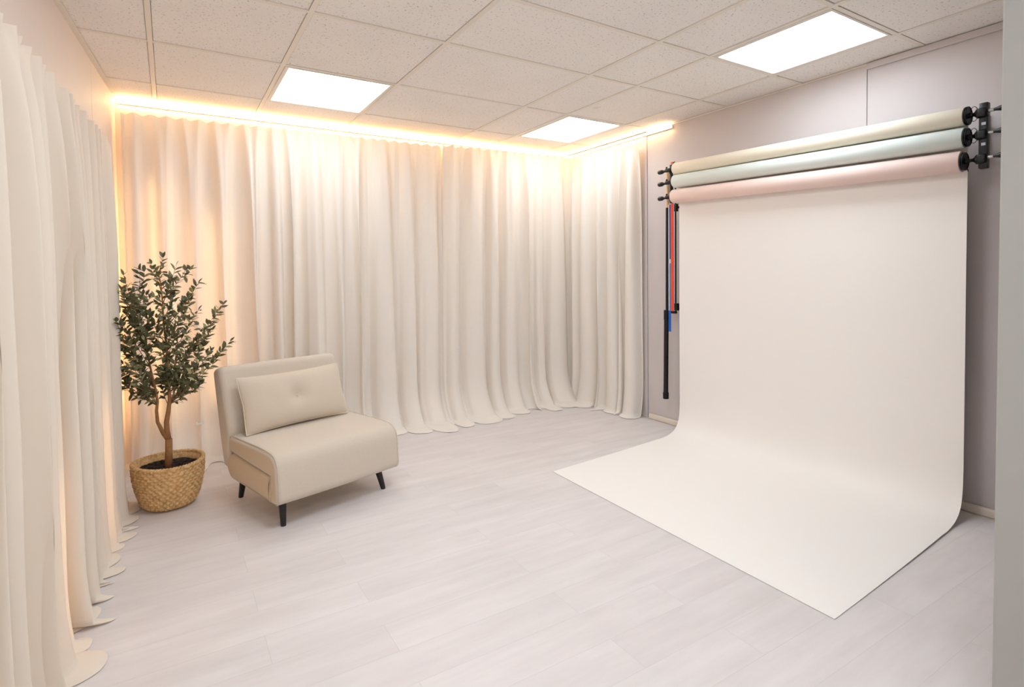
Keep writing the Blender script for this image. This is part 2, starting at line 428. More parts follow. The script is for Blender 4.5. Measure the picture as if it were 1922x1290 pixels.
# ================================================================== CURTAINS
def curtain(name, A, B, ztop, material, seed, per=0.15, amp=0.035, out=(0, -1), pud=(0.03, 0.10), pleat=0.085, flare=0.0, ztopB=None, label='', ends=0, hd=0.011, taper=0.05):
    """cloth hung from A to B (plan points) with folds; 'out' = room side direction"""
    rnd = random.Random(seed)
    A = Vector((A[0], A[1])); B = Vector((B[0], B[1])); Lg = (B - A).length; d = (B - A) / Lg
    o2 = Vector(out).normalized()
    # irregular folds
    cuts = [0.0]
    while cuts[-1] < Lg: cuts.append(cuts[-1] + per * rnd.uniform(0.55, 1.5))
    k = Lg / cuts[-1]; cuts = [c * k for c in cuts]
    famp = [amp * rnd.uniform(0.55, 1.25) for _ in cuts]
    fskew = [rnd.uniform(-0.7, 0.7) for _ in cuts]
    fbot = [rnd.uniform(0.75, 1.5) for _ in cuts]
    fpud = [rnd.uniform(*pud) for _ in cuts]
    nfold = len(cuts) - 1
    ds = 0.0055; ns = int(Lg / ds)
    # rows: dense near hem and near the heading
    zs = []
    z = ztop
    fr = [0, .004, .012, .024, .04, .06, .085, .12, .17, .24, .32, .40, .48, .56, .64, .72, .79, .85, .90, .935, .96, .978, .99]
    npud = 9
    bm = bmesh.new(); grid = []
    def fold(s):
        i = 0
        lo, hi = 0, nfold
        while hi - lo > 1:
            mid = (lo + hi) // 2
            if cuts[mid] <= s: lo = mid
            else: hi = mid
        i = min(lo, nfold - 1)
        return i, (s - cuts[i]) / (cuts[i + 1] - cuts[i])
    for a in range(ns + 1):
        s = Lg * a / ns
        i, u = fold(s)
        j = min(i + 1, nfold - 1) if u > .5 else max(i - 1, 0)
        w = abs(u - .5)                       # blend neighbouring fold values at the valleys
        mixv = lambda arr: arr[i] * (1 - max(0, w - .25) * 2) + arr[j] * max(0, w - .25) * 2
        fa, sk, fb, fp = mixv(famp), mixv(fskew), mixv(fbot), mixv(fpud)
        ph = 2 * PI * (u + 0.10 * sk * math.sin(2 * PI * u))
        main = -math.cos(ph)                  # +1 at ridge middle
        main = math.copysign(abs(main) ** 0.85, main)
        nz = noise.noise(Vector((s * 9, seed * 3.1, 0)))
        second = noise.noise(Vector((s * 21, seed * 7.7, 0))) * 0.55
        zt = ztop if ztopB is None else ztop + (ztopB - ztop) * s / Lg
        pl = math.sin(2 * PI * s / pleat + seed)   # heading pleats
        col = []
        plt = max(0.0, pl) ** 3
        for f in fr:
            z = zt * (1 - f)
            up = math.exp(-((f) / 0.06))      # heading weight
            warp = noise.noise(Vector((s * 2.3, f * 2.2, seed * 1.7))) * 0.55
            m2 = -math.cos(ph + warp * (0.3 + f)) 
            m2 = math.copysign(abs(m2) ** 0.75, m2)
            grow = 0.75 + 0.25 * min(1, f / 0.3) + (fb - 1) * max(0, f - 0.35)
            off = fa * grow * (m2 + second * (1 - .4 * f)) * (1 - 0.85 * up)
            off += up * (hd * pl + 0.006 * plt)
            off += 0.010 * noise.noise(Vector((s * 5, f * 3, seed))) * f
            off += 0.012 * (1 - up) * noise.noise(Vector((s * 34, f * 1.6, seed * 2.2))) * (0.4 + 0.6 * (1 - f))
            if ends: off *= min(1, (s / taper) if ends in (1, 3) else 1, ((Lg - s) / taper) if ends in (2, 3) else 1)
            bo = max(0, (f - 0.86) / 0.14)
            off += bo * bo * (fp * 0.30 + flare)
            lat = fa * 0.95 * math.sin(ph * 1.0 + warp) * (0.25 + f * .9) * (0 if a in (0, ns) else 1) * (1 - up) * math.copysign(1, sk) * min(1, abs(sk) * 2)
            edge = min(1, s / 0.06, (Lg - s) / 0.06)
            lat *= max(0, edge)
            zz = z
            if f == 0: zz += 0.004 * plt - 0.006 * max(0, -pl)
            p = A + d * (s + lat) + o2 * off
            col.append(bm.verts.new((p.x, p.y, zz)))
        # puddle on the floor
        z0 = zt * (1 - fr[-1]); last = p
        lobe = 0.50 + 0.50 * min(1, max(0, 0.5 + 0.62 * main)) ** 0.7
        for q in range(1, npud + 1):
            t = q / npud
            ln = fp * lobe * (0.8 + 0.35 * nz)
            adv = ln * (math.sin(t * PI / 2) ** 1.1)
            hz = z0 * (1 - t) ** 2.6 + 0.0035 + 0.006 * math.sin(PI * t) * abs(nz) * 2 + (0.004 * max(0, noise.noise(Vector((s * 40, seed, 4)))) if t > .9 else 0)
            lt = d * (-0.016 * t * math.sin(2 * PI * u) * (1 if (0 < a < ns) else 0))
            pp = last + o2 * adv + lt
            col.append(bm.verts.new((pp.x, pp.y, hz)))
        grid.append(col)
    for c1, c2 in zip(grid, grid[1:]):
        for r in range(len(c1) - 1):
            bm.faces.new([c1[r], c1[r + 1], c2[r + 1], c2[r]])
    bmesh.ops.recalc_face_normals(bm, faces=bm.faces[:])
    o = obj(name, bm, material, smooth=True, angle=180)
    tag(o, label, 'curtain')
    return o

cb = 4.035
curtain('curtain', (LXW(cb) + 0.045, cb), (1.84, cb - 0.03), 2.135, M['curtain'], 3, per=0.175, amp=0.042, pud=(0.06, 0.20), flare=0.09, ztopB=2.155,
        label='cream floor-length curtain on the back wall behind the plant and armchair')
curtain('curtain', (1.835, cb - 0.05), (3.085, 4.005), 2.160, M['curtain'], 8, ends=2, per=0.185, amp=0.046, pud=(0.05, 0.17), flare=0.10, ztopB=2.195,
        label='cream floor-length curtain on the back wall between the armchair and the far right corner')
curtain('curtain', (3.082, 4.000), (3.125, 3.185), 2.185, M['curtain'], 12, ends=1, per=0.175, amp=0.042, out=(-1, 0), pud=(0.02, 0.08), flare=0.02, ztopB=2.130,
        label='cream curtain hanging along the right wall beside the grey wall panel, short run')
curtain('curtain', (LXW(1.1) + 0.095, 1.1), (-0.228, 3.405), 1.805, M['curtain_l'], 21, ends=2, taper=0.30, per=0.125, amp=0.046, out=(1, 0.05), pud=(0.03, 0.075), flare=0.0,
        label='ivory curtain down the left wall, hung lower than the others with bare wall above', pleat=0.075, hd=0.012)
# rail of the low left curtain
bm = bmesh.new(); tube(bm, [(LXW(1.1) + 0.05, 1.08, 1.785), (-0.258, 3.44, 1.785)], 0.006, 8)
tag(obj('curtain_rail', bm, M['clip']), 'thin white curtain rail on the left wall behind the curtain heading', 'curtain rail')

bm = bmesh.new(); box(bm, 0.118, 0.158, 3.905, 3.912, 0.243, 0.252, bev=0.002); box(bm, 0.116, 0.123, 3.905, 3.912, 0.246, 0.262, bev=0.002)
tag(obj('plastic_clip', bm, M['clip']), 'tiny white plastic clip on the back curtain between basket and armchair', 'clip')

# ================================================================== ARMCHAIR (local: x = width, y = depth, z up)
chair = empty('armchair', (0.418, 2.713, 0), math.radians(17.5))
tag(chair, 'oatmeal armless fold-out armchair on short black legs beside the basket plant', 'armchair')

def slab(bm, prof, x0, x1, rnd=0.012, n=6, puff=0.0, inset=0.0, mi_side=None):
    """closed side profile (y, z) swept from x0 to x1 with rounded ends"""
    cy = sum(p[0] for p in prof) / len(prof); cz = sum(p[1] for p in prof) / len(prof)
    st = []
    for k in range(n + 1):
        a = PI / 2 * k / n
        st.append((x0 + rnd * (1 - math.sin(a)), rnd * (1 - math.cos(a))))
    st = st[::-1]                                 # from edge outward -> reverse order
    # stations: x and shrink
    L_ = [(x0 + rnd * (1 - math.cos(PI / 2 * k / n)), rnd * (1 - math.sin(PI / 2 * k / n))) for k in range(n + 1)]
    R_ = [(x1 - rnd * (1 - math.cos(PI / 2 * k / n)), rnd * (1 - math.sin(PI / 2 * k / n))) for k in range(n, -1, -1)]
    mid = [(x0 + rnd + (x1 - x0 - 2 * rnd) * t / 8, 0) for t in range(1, 8)]
    # shrink along profile normals
    m = len(prof); nrm = []
    for i in range(m):
        a, b = prof[i - 1], prof[(i + 1) % m]
        ty, tz = b[0] - a[0], b[1] - a[1]; l = math.hypot(ty, tz) or 1
        nn = (tz / l, -ty / l)
        if (prof[i][0] - cy) * nn[0] + (prof[i][1] - cz) * nn[1] < 0 and puff >= 0: pass
        nrm.append(nn)
    area = sum(prof[i][0] * prof[(i + 1) % m][1] - prof[(i + 1) % m][0] * prof[i][1] for i in range(m))
    sg = 1 if area > 0 else -1
    rings = []
    for (x, sh) in L_ + mid + R_:
        u = (x - x0) / (x1 - x0)
        pf = puff * math.sin(PI * min(1, max(0, u))) ** 0.7
        rings.append([bm.verts.new((x, p[0] - sg * q[0] * (sh - pf), p[1] - sg * q[1] * (sh - pf))) for p, q in zip(prof, nrm)])
    for a, b in zip(rings, rings[1:]):
        for i in range(m):
            bm.faces.new([a[i], a[(i + 1) % m], b[(i + 1) % m], b[i]])
    bmesh.ops.recalc_face_normals(bm, faces=bm.faces[:])
    for rg, sx in ((rings[0], -1), (rings[-1], 1)):
        tris = tessellate_polygon([[Vector((v.co.y, v.co.z, 0)) for v in rg]])
        for t3 in tris:
            vs = [rg[i] for i in t3]
            nn = (vs[1].co - vs[0].co).cross(vs[2].co - vs[0].co)
            if nn.x * sx < 0: vs.reverse()
            try: f = bm.faces.new(vs)
            except ValueError: continue
            if mi_side is not None: f.material_index = mi_side

def smooth_prof(pts, r=0.03, n=5):
    """round the corners of a polygon; each point may carry its own radius"""
    out = []
    m = len(pts)
    for i in range(m):
        p = Vector(pts[i][:2]); a = Vector(pts[i - 1][:2]); b = Vector(pts[(i + 1) % m][:2])
        rr = pts[i][2] if len(pts[i]) > 2 else r
        da = (a - p); db = (b - p)
        rr1 = min(rr, da.length * 0.49, db.length * 0.49)
        s_, e_ = p + da.normalized() * rr1, p + db.normalized() * rr1
        for k in range(n + 1):
            t = k / n
            q = (1 - t) ** 2 * s_ + 2 * t * (1 - t) * p + t * t * e_
            out.append((q.x, q.y))
    return out

W0, W1 = -0.052, 0.622
# upper cushion that wraps over the front
prof = smooth_prof([(0.455, 0.268, .045), (0.455, 0.352, .04), (0.10, 0.352, .05), (-0.048, 0.340, .085), (-0.062, 0.118, .05), (0.016, 0.112, .02), (0.018, 0.236, .004), (0.20, 0.248, .02)])
bm = bmesh.new(); slab(bm, prof, W0, W1, rnd=0.020, puff=0.004, mi_side=1)
seat = obj('seat_cushion', bm, [M['sofa'], M['sofa_smooth']], chair, angle=50)
# piping seam round the side faces
bm = bmesh.new()
for xx in (W0 + 0.007, W1 - 0.007):
    bm = bmesh.new(); tube(bm, [(xx, p[0], p[1]) for p in prof][7:30], 0.0019, 6)
    obj('seam', bm, M['sofa'], seat)
# lower folded mattress
prof2 = smooth_prof([(0.46, 0.128, .03), (0.515, 0.205, .04), (0.44, 0.262, .03), (0.20, 0.243, .02), (0.022, 0.232, .004), (0.020, 0.110, .01)])
bm = bmesh.new(); slab(bm, prof2, W0 + 0.004, W1 - 0.004, rnd=0.018, puff=0.002)
obj('base_cushion', bm, M['sofa_smooth'], chair, angle=50)
# soft gathers at the front lower corners of the side
for sx, xx in ((-1, W0 - 0.0005), (1, W1 + 0.0005)):
  bm = bmesh.new()
  if 1:
    tube(bm, [(xx, -0.020, 0.190), (xx - 0.001, -0.012, 0.165), (xx, 0.004, 0.132)], [0.0008, 0.0022, 0.0008], 6)
    obj('fabric_gather', bm, M['sofa_smooth'], seat)
    bm = bmesh.new(); tube(bm, [(xx, 0.000, 0.200), (xx - 0.001, 0.004, 0.170), (xx, 0.010, 0.140)], [0.0008, 0.0020, 0.0008], 6)
    obj('fabric_gather', bm, M['sofa_smooth'], seat)
# backrest, leaning
prof3 = smooth_prof([(0.475, 0.17, .03), (0.445, 0.36, .03), (0.548, 0.690, .035), (0.645, 0.664, .035), (0.565, 0.30, .03), (0.53, 0.175, .03)])
bm = bmesh.new(); slab(bm, prof3, W0 + 0.002, W1 - 0.002, rnd=0.026, puff=0.003)
obj('backrest', bm, M['sofa'], chair, angle=50)
for lx, ly, sx, sy in ((0.0, 0.0, -1, -1), (0.563, 0.010, 1, -1), (0.020, 0.495, -1, 1), (0.552, 0.497, 1, 1)):
    # splayed tapering leg from floor point up under the cushion
    top = (lx - sx * 0.006 - (0.016 if sx > 0 else -0.004), ly - sy * 0.026, 0.132)
    bm = bmesh.new(); tube(bm, [(lx, ly, 0.0), (lx, ly, 0.004), top], [0.0115, 0.0125, 0.0195], 14)
    obj('leg', bm, M['black_wood'], chair, angle=50)

# pillow leaning on the backrest
pil = empty('pillow', (0, 0, 0))
ca = math.radians(17.5)
def chw(x, y, z): return Vector((0.418 + x * math.cos(ca) - y * math.sin(ca), 2.713 + x * math.sin(ca) + y * math.cos(ca), z))
pil.location = chw(0.280, 0.395, 0.498)
tilt = math.radians(-20)
pil.rotation_euler = (tilt, math.radians(-0.6), ca)
bm = bmesh.new()
PW, PH, NU, NV = 0.288, 0.146, 44, 26
def pil_pt(u, v, side):
    # u,v in -1..1 ; knife-edge pillow with a tufted middle
    e = max(0.0, (1 - abs(u) ** 3.2)) ** 0.55 * max(0.0, (1 - abs(v) ** 2.6)) ** 0.55
    th = 0.052 * e
    ru, rv = u * PW, (v * PH)
    dd = math.hypot(ru, rv * 1.1)
    th -= (0.030 * math.exp(-(dd / 0.040) ** 1.5)) * (1 if side < 0 else 0.6)
    th += 0.003 * noise.noise(Vector((u * 3, v * 2, side * 3))) * e
    pull = 1 - 0.035 * (1 - abs(v)) * abs(u) ** 6 
    pv = 1 - 0.07 * (1 - abs(u) ** 2) * abs(v) ** 6
    return (ru * pull, side * max(th, 0), rv * pv)
for side in (-1, 1):
    g = []
    for a in range(NU + 1):
        row = []
        for b in range(NV + 1):
            u = -1 + 2 * a / NU; v = -1 + 2 * b / NV
            u = math.sin(u * PI / 2); v = math.sin(v * PI / 2)
            row.append(bm.verts.new(pil_pt(u, v, side)))
        g.append(row)
    for a in range(NU):
        for b in range(NV):
            vs = [g[a][b], g[a + 1][b], g[a + 1][b + 1], g[a][b + 1]]
            bm.faces.new(vs if side < 0 else vs[::-1])
bmesh.ops.remove_doubles(bm, verts=bm.verts[:], dist=0.0006)
obj('pillow_cover', bm, M['pillow'], pil, angle=180)
pts = []
for a in range(0, 161):
    t = a / 160 * 4
    k = int(t) % 4; f = (t - int(t)) * 2 - 1
    u, v = ((f, -1), (1, f), (-f, 1), (-1, -f))[k]
    p = pil_pt(u, v, 1); pts.append((p[0], 0, p[2]))
bm = bmesh.new(); tube(bm, pts, 0.0034, 7)
obj('piping', bm, M['piping'], pil)
bm = bmesh.new(); lathe(bm, [(0, -0.006), (0.006, -0.005), (0.0095, 0), (0.006, 0.004), (0, 0.0055)], axisM((0, -0.024, 0), (0, -1, 0)), n=18)
obj('button', bm, M['pillow'], pil)
tag(pil, 'oblong oatmeal pillow with a central button leaning on the armchair back', 'pillow')

# ================================================================== PLANT IN BASKET
PY = 3.29
plant = empty('potted_tree', (-0.028, PY, 0))
tag(plant, 'small olive-like tree in a woven straw basket in the left corner', 'plant')
def rel(p): return (p[0] + 0.028, p[1] - PY, p[2])
# woven basket
bm = bmesh.new()
NA, NR, BH = 240, 96, 0.222
rings = []
for r in range(NR + 1):
    h = r / NR
    R = 0.112 + 0.036 * math.sin(min(1, h * 1.35) * PI / 2) + 0.008 * h
    if h < 0.12: R -= 0.022 * (1 - h / 0.12) ** 2
    z = 0.003 + BH * h
    row = int(h * 16)
    ring = []
    for k in range(NA):
        a = 2 * PI * k / NA
        wv = 0.0052 * math.sin(a * 32 + (row % 2) * PI) * math.sin(PI * (h * 16 - row)) + 0.0030 * math.sin(PI * (h * 16 - row))
        wob = 0.003 * noise.noise(Vector((math.cos(a) * 2, math.sin(a) * 2, h * 3)))
        rr = R + wv + wob
        ring.append(bm.verts.new((rr * math.cos(a) * 1.0, rr * math.sin(a) * 1.04, z + 0.003 * math.sin(a * 2 + 1) * h)))
    rings.append(ring)
# inner wall
for h, R in ((1.0, 0.146), (0.85, 0.140), (0.6, 0.134)):
    rings.append([bm.verts.new((R * math.cos(2 * PI * k / NA), R * math.sin(2 * PI * k / NA) * 1.04, 0.003 + BH * h + 0.001 * math.sin(k * .8))) for k in range(NA)])
for a, b in zip(rings, rings[1:]):
    for k in range(NA): bm.faces.new([a[k], a[(k + 1) % NA], b[(k + 1) % NA], b[k]])
bm.faces.new(rings[0][::-1])
basket = obj('basket', bm, M['basket'], plant, angle=180)
# braided rim: two ropes twisted together
bm = bmesh.new()
for ph in (0, PI):
    pts = []
    for k in range(361):
        a = 2 * PI * k / 360; tw = a * 34 + ph
        R = 0.1535 + 0.0042 * math.cos(tw)
        pts.append((R * math.cos(a), R * math.sin(a) * 1.04, 0.003 + BH + 0.003 * math.sin(a * 2 + 1) + 0.0042 * math.sin(tw)))
    tube(bm, pts, 0.0062, 7, caps=False)
obj('rim', bm, M['basket'], basket)
# soil with lumps of bark
bm = bmesh.new(); rnd = random.Random(5)
g = []
for r in range(15):
    R = 0.137 * r / 14
    g.append([bm.verts.new((R * math.cos(2 * PI * k / 40), R * math.sin(2 * PI * k / 40) * 1.04, 0.194 + 0.006 * noise.noise(Vector((R * 60 * math.cos(k), R * 60 * math.sin(k), 1))))) for k in range(40)])
for a, b in zip(g, g[1:]):
    for k in range(40): bm.faces.new([a[k], a[(k + 1) % 40], b[(k + 1) % 40], b[k]])
for _ in range(150):
    a = rnd.uniform(0, 2 * PI); R = 0.125 * math.sqrt(rnd.random())
    if R < 0.02: continue
    t = bmesh.new(); bmesh.ops.create_icosphere(t, subdivisions=1, radius=rnd.uniform(0.005, 0.010))
    for v in t.verts: v.co = Vector((v.co.x * 1.3, v.co.y, v.co.z * 0.6)) * rnd.uniform(0.8, 1.2)
    merge(bm, t, 0, Matrix.Translation((R * math.cos(a), R * math.sin(a), 0.198)) @ Matrix.Rotation(rnd.uniform(0, 3), 4, 'Z'))
obj('soil', bm, M['soil'], plant, angle=30)

TRUNK = [(-0.03, 3.29, 0.165), (-0.0255, 3.29, 0.265), (-0.024, 3.29, 0.335)]
LEFT = [(-0.024, 3.29, 0.325), (-0.048, 3.287, 0.367), (-0.068, 3.285, 0.429), (-0.072, 3.28, 0.486), (-0.068, 3.28, 0.532), (-0.071, 3.275, 0.588), (-0.087, 3.27, 0.678), (-0.104, 3.26, 0.787), (-0.118, 3.26, 0.894), (-0.129, 3.26, 1.0)]
RIGHT = [(-0.024, 3.29, 0.325), (-0.032, 3.292, 0.38), (-0.03, 3.295, 0.423), (-0.022, 3.295, 0.474), (-0.016, 3.297, 0.536), (-0.016, 3.30, 0.612), (-0.018, 3.30, 0.698), (-0.022, 3.298, 0.807), (-0.029, 3.295, 0.915), (-0.032, 3.29, 1.022), (-0.037, 3.29, 1.103), (-0.042, 3.29, 1.169), (-0.034, 3.29, 1.217), (-0.024, 3.29, 1.252)]
THIRD = [(-0.018, 3.295, 0.50), (0.004, 3.31, 0.560), (0.010, 3.33, 0.66), (0.022, 3.34, 0.76), (0.030, 3.34, 0.86)]
TIPS = [(-0.184, 3.2, 1.165), (-0.118, 3.155, 1.19), (-0.19, 3.255, 1.063), (-0.225, 3.173, 1.009), (-0.215, 3.143, 0.949), (-0.215, 3.257, 0.871), (-0.218, 3.33, 0.703), (-0.211, 3.34, 0.662), (-0.196, 3.34, 0.617), (-0.135, 3.195, 0.625), (0.071, 3.302, 1.187), (0.123, 3.214, 1.122), (0.029, 3.179, 1.207), (0.074, 3.156, 1.05), (0.119, 3.193, 0.986), (0.249, 3.435, 1.0), (0.209, 3.402, 0.957), (0.189, 3.394, 0.866), (0.274, 3.392, 0.799), (0.177, 3.186, 0.71), (0.118, 3.225, 0.726), (0.099, 3.333, 0.583), (0.061, 3.369, 0.553), (0.179, 3.411, 0.749), (-0.074, 3.35, 1.222), (-0.191, 3.149, 1.096), (-0.179, 3.326, 0.974), (-0.184, 3.348, 0.84), (-0.204, 3.292, 0.796), (-0.157, 3.18, 0.727), (-0.087, 3.281, 1.051), (0.022, 3.15, 0.948), (0.069, 3.438, 0.813), (-0.072, 3.414, 0.908), (0.002, 3.306, 1.047), (-0.113, 3.222, 0.847), (-0.052, 3.429, 0.795), (0.04, 3.315, 0.689), (-0.055, 3.42, 0.656), (-0.124, 3.408, 0.665), (-0.002, 3.293, 0.886), (-0.089, 3.261, 0.973), (0.059, 3.324, 0.962), (-0.145, 3.267, 0.923), (0.018, 3.175, 0.79), (-0.03, 3.224, 0.682), (0.105, 3.396, 0.814), (-0.146, 3.135, 1.058), (-0.041, 3.136, 1.054), (0.026, 3.333, 0.605)]
bm = bmesh.new()
wob = lambda p, k: (p[0] + 0.0015 * math.sin(k * 2.1), p[1] + 0.0015 * math.cos(k * 1.7), p[2])
tube(bm, [rel(p) for p in TRUNK], [0.0185, 0.0165, 0.0160], 14)
tube(bm, [rel(wob(p, i)) for i, p in enumerate(LEFT)], [0.0105, .0095, .0080, .0072, .0064, .0055, .0045, .0036, .0028, .0015], 10)
tube(bm, [rel(wob(p, i)) for i, p in enumerate(RIGHT)], [0.0130, .0125, .0115, .0105, .0085, .0072, .0062, .0052, .0044, .0036, .0028, .0022, .0017, .0010], 10)
tube(bm, [rel(p) for p in THIRD], [.0055, .0045, .0038, .0030, .0018], 8)
obj('trunk', bm, M['trunk'], plant, angle=180)

# twigs to each tip, leaves along them
rnd = random.Random(11)
def nearest(path, z):
    best = None
    for a, b in zip(path, path[1:]):
        if a[2] <= z <= b[2]:
            t = (z - a[2]) / (b[2] - a[2]); return Vector(a).lerp(Vector(b), t)
    return Vector(path[0] if z < path[0][2] else path[-1])
bmt = bmesh.new(); bml = bmesh.new(); lay = bml.loops.layers.color.new('tone')
def leaf(p, d, up, L, w, tone):
    d = d.normalized(); s = d.cross(up)
    s = s.normalized() if s.length > 1e-4 else d.orthogonal().normalized()
    n = s.cross(d)
    prof = [(0, 0.0), (.18, .62), (.42, 1.0), (.68, .80), (.88, .36), (1, 0)]
    cen, lft, rgt = [], [], []
    for t, ww in prof:
        droop = -0.16 * t * t * L
        c = p + d * (t * L) + n * droop
        cen.append(bml.verts.new(c))
        if 0 < t < 1:
            lft.append(bml.verts.new(c + s * ww * w + n * 0.25 * w * ww)); rgt.append(bml.verts.new(c - s * ww * w + n * 0.25 * w * ww))
    fs = []
    fs.append(bml.faces.new([cen[0], lft[0], cen[1]])); fs.append(bml.faces.new([cen[0], cen[1], rgt[0]]))
    for i in range(len(lft) - 1):
        fs.append(bml.faces.new([cen[i + 1], lft[i], lft[i + 1], cen[i + 2]])); fs.append(bml.faces.new([cen[i + 1], cen[i + 2], rgt[i + 1], rgt[i]]))
    fs.append(bml.faces.new([cen[-2], lft[-1], cen[-1]])); fs.append(bml.faces.new([cen[-2], cen[-1], rgt[-1]]))
    for f in fs:
        for lp in f.loops: lp[lay] = (tone, tone, tone, 1)
def leaves_on(pts, dens=0.017, start=0.28, size=1.0):
    total = sum((pts[i + 1] - pts[i]).length for i in range(len(pts) - 1))
    n = max(2, int(total * (1 - start) / dens))
    for k in range(n + 1):
        t = start + (1 - start) * k / n
        x = t * (len(pts) - 1); i = min(int(x), len(pts) - 2)
        p = pts[i].lerp(pts[i + 1], x - i); d = (pts[i + 1] - pts[i]).normalized()
        for sgn in (-1, 1):
            if rnd.random() < 0.14: continue
            side = d.cross(Vector((rnd.uniform(-.5, .5), rnd.uniform(-1, 1), rnd.uniform(-.2, 1)))).normalized() * sgn
            dirv = (d * rnd.uniform(0.35, 1.0) + side * rnd.uniform(0.6, 1.0) + Vector((0, 0, rnd.uniform(-0.15, 0.35)))).normalized()
            leaf(p, dirv, Vector((rnd.uniform(-.6, .6), rnd.uniform(-.9, .2), 1)), rnd.uniform(0.028, 0.045) * size, rnd.uniform(0.0070, 0.0100) * size, rnd.random())
    leaf(pts[-1], (pts[-1] - pts[-2]), Vector((0, -.5, 1)), 0.034, 0.007, rnd.random())
def twig(a, tip, r0=0.0022, sub=True):
    a = Vector(a); tip = Vector(tip)
    mid = a.lerp(tip, 0.5) + Vector((rnd.uniform(-.01, .01), rnd.uniform(-.01, .01), -0.018 - rnd.uniform(0, .014)))
    pts = [(1 - t) ** 2 * a + 2 * t * (1 - t) * mid + t * t * tip for t in [i / 7 for i in range(8)]]
    tube(bmt, pts, [r0 * (1 - 0.72 * i / 7) for i in range(8)], 6)
    leaves_on(pts)
    if sub:
        for q in range(rnd.choice((1, 2, 2))):
            i = rnd.randint(3, 6); b = pts[i]
            dd = (pts[i] - pts[i - 1]).normalized()
            e = b + (dd + Vector((rnd.uniform(-1, 1), rnd.uniform(-1, 1), rnd.uniform(-.4, .7)))).normalized() * rnd.uniform(0.04, 0.075)
            if e.x + (-0.028) < -0.205: e.x = -0.17
            twig(b, e, r0 * .55, False)
rr2 = random.Random(77)
for _ in range(10):
    a = rr2.uniform(0, 2 * PI); q = rr2.uniform(0.02, 0.11); z = rr2.uniform(0.60, 1.02)
    TIPS.append((-0.04 + q * math.cos(a), PY + q * math.sin(a), z))
for tp in TIPS:
    tx, ty, tz = tp
    path = LEFT if tx < -0.085 else (THIRD if tx > 0.05 and tz < 0.95 else RIGHT)
    dist = abs(tx + 0.028) + abs(ty - PY)
    zb = tz - 0.06 - 0.75 * dist
    zb = max(zb, 0.50 if path is RIGHT else 0.515)
    twig(rel(nearest(path, zb)), rel(tp))
for path, z0, z1 in ((RIGHT, 0.68, 1.252), (LEFT, 0.72, 1.0), (THIRD, 0.62, 0.86)):
    pts = [Vector(rel(nearest(path, z0 + (z1 - z0) * k / 9))) for k in range(10)]
    leaves_on(pts, dens=0.02, start=0.0)
obj('twigs', bmt, M['twig'], plant, angle=180)
obj('foliage', bml, M['leaf'], plant, angle=180)

# ================================================================== BACKDROP ROLLS
RX = 3.020
YL, YR = 2.712, 1.052
def roll(yl, yr, zl, zr, r, material, name, label, seed):
    t = empty(name, (RX, (yl + yr) / 2, (zl + zr) / 2))
    off = Vector(t.location)
    a = Vector((RX, yr, zr)) - off; b = Vector((RX, yl, zl)) - off
    bm = bmesh.new(); Mx = axisM(a, b - a); Lr = (b - a).length
    pr = [(0.020, 0.010), (0.020, 0)] + [(0.020 + (r - 0.022) * i / 6 , 0 + (0.0006 if i % 2 else 0)) for i in range(1, 7)] + [(r, 0.0025), (r, Lr - 0.0025), (r - 0.002, Lr), (0.020, Lr), (0.020, Lr - 0.01)]
    lathe(bm, pr, Mx, n=64)
    obj('paper_roll', bm, material, t, angle=40)
    for e, dirn in ((a, -1), (b, 1)):
        ax = (b - a).normalized() * dirn
        bm = bmesh.new()
        Me = axisM(e, ax)
        if dirn < 0: # big chain wheel at the right end
            lathe(bm, [(0, 0.001), (0.038, 0.001), (0.0405, 0.003), (0.0405, 0.006), (0.036, 0.0075), (0.0405, 0.009), (0.0405, 0.012), (0.038, 0.0135), (0.034, 0.010), (0.012, 0.010), (0.010, 0.026), (0, 0.026)], Me, n=40)
        else:
            lathe(bm, [(0, 0.001), (0.026, 0.001), (0.028, 0.004), (0.026, 0.007), (0.013, 0.008), (0.010, 0.024), (0, 0.024)], Me, n=32)
            tube(bm, [e + Vector((-0.01, 0.008, -0.03)), e + Vector((-0.02, 0.012, 0.0)), e + Vector((-0.008, 0.012, 0.036)), e + Vector((0.0, 0.002, 0.052))], 0.0028, 7)
        obj('roll_end_disc', bm, M['black'], t, angle=40)
    tag(t, label, 'paper roll')
    return t
r1 = roll(YL, YR, 1.869, 1.825, 0.0405, M['cream_roll'], 'backdrop_roll', 'cream paper backdrop, topmost roll, pulled down the wall and swept across the floor', 1)
r2 = roll(YL, YR, 1.782, 1.731, 0.0455, M['mint_roll'], 'backdrop_roll', 'pale mint paper roll, middle one of the three on the right wall', 2)
r3 = roll(YL + 0.012, YR + 0.010, 1.680, 1.627, 0.0475, M['pink_roll'], 'backdrop_roll', 'blush pink paper roll, lowest of the three on the right wall', 3)

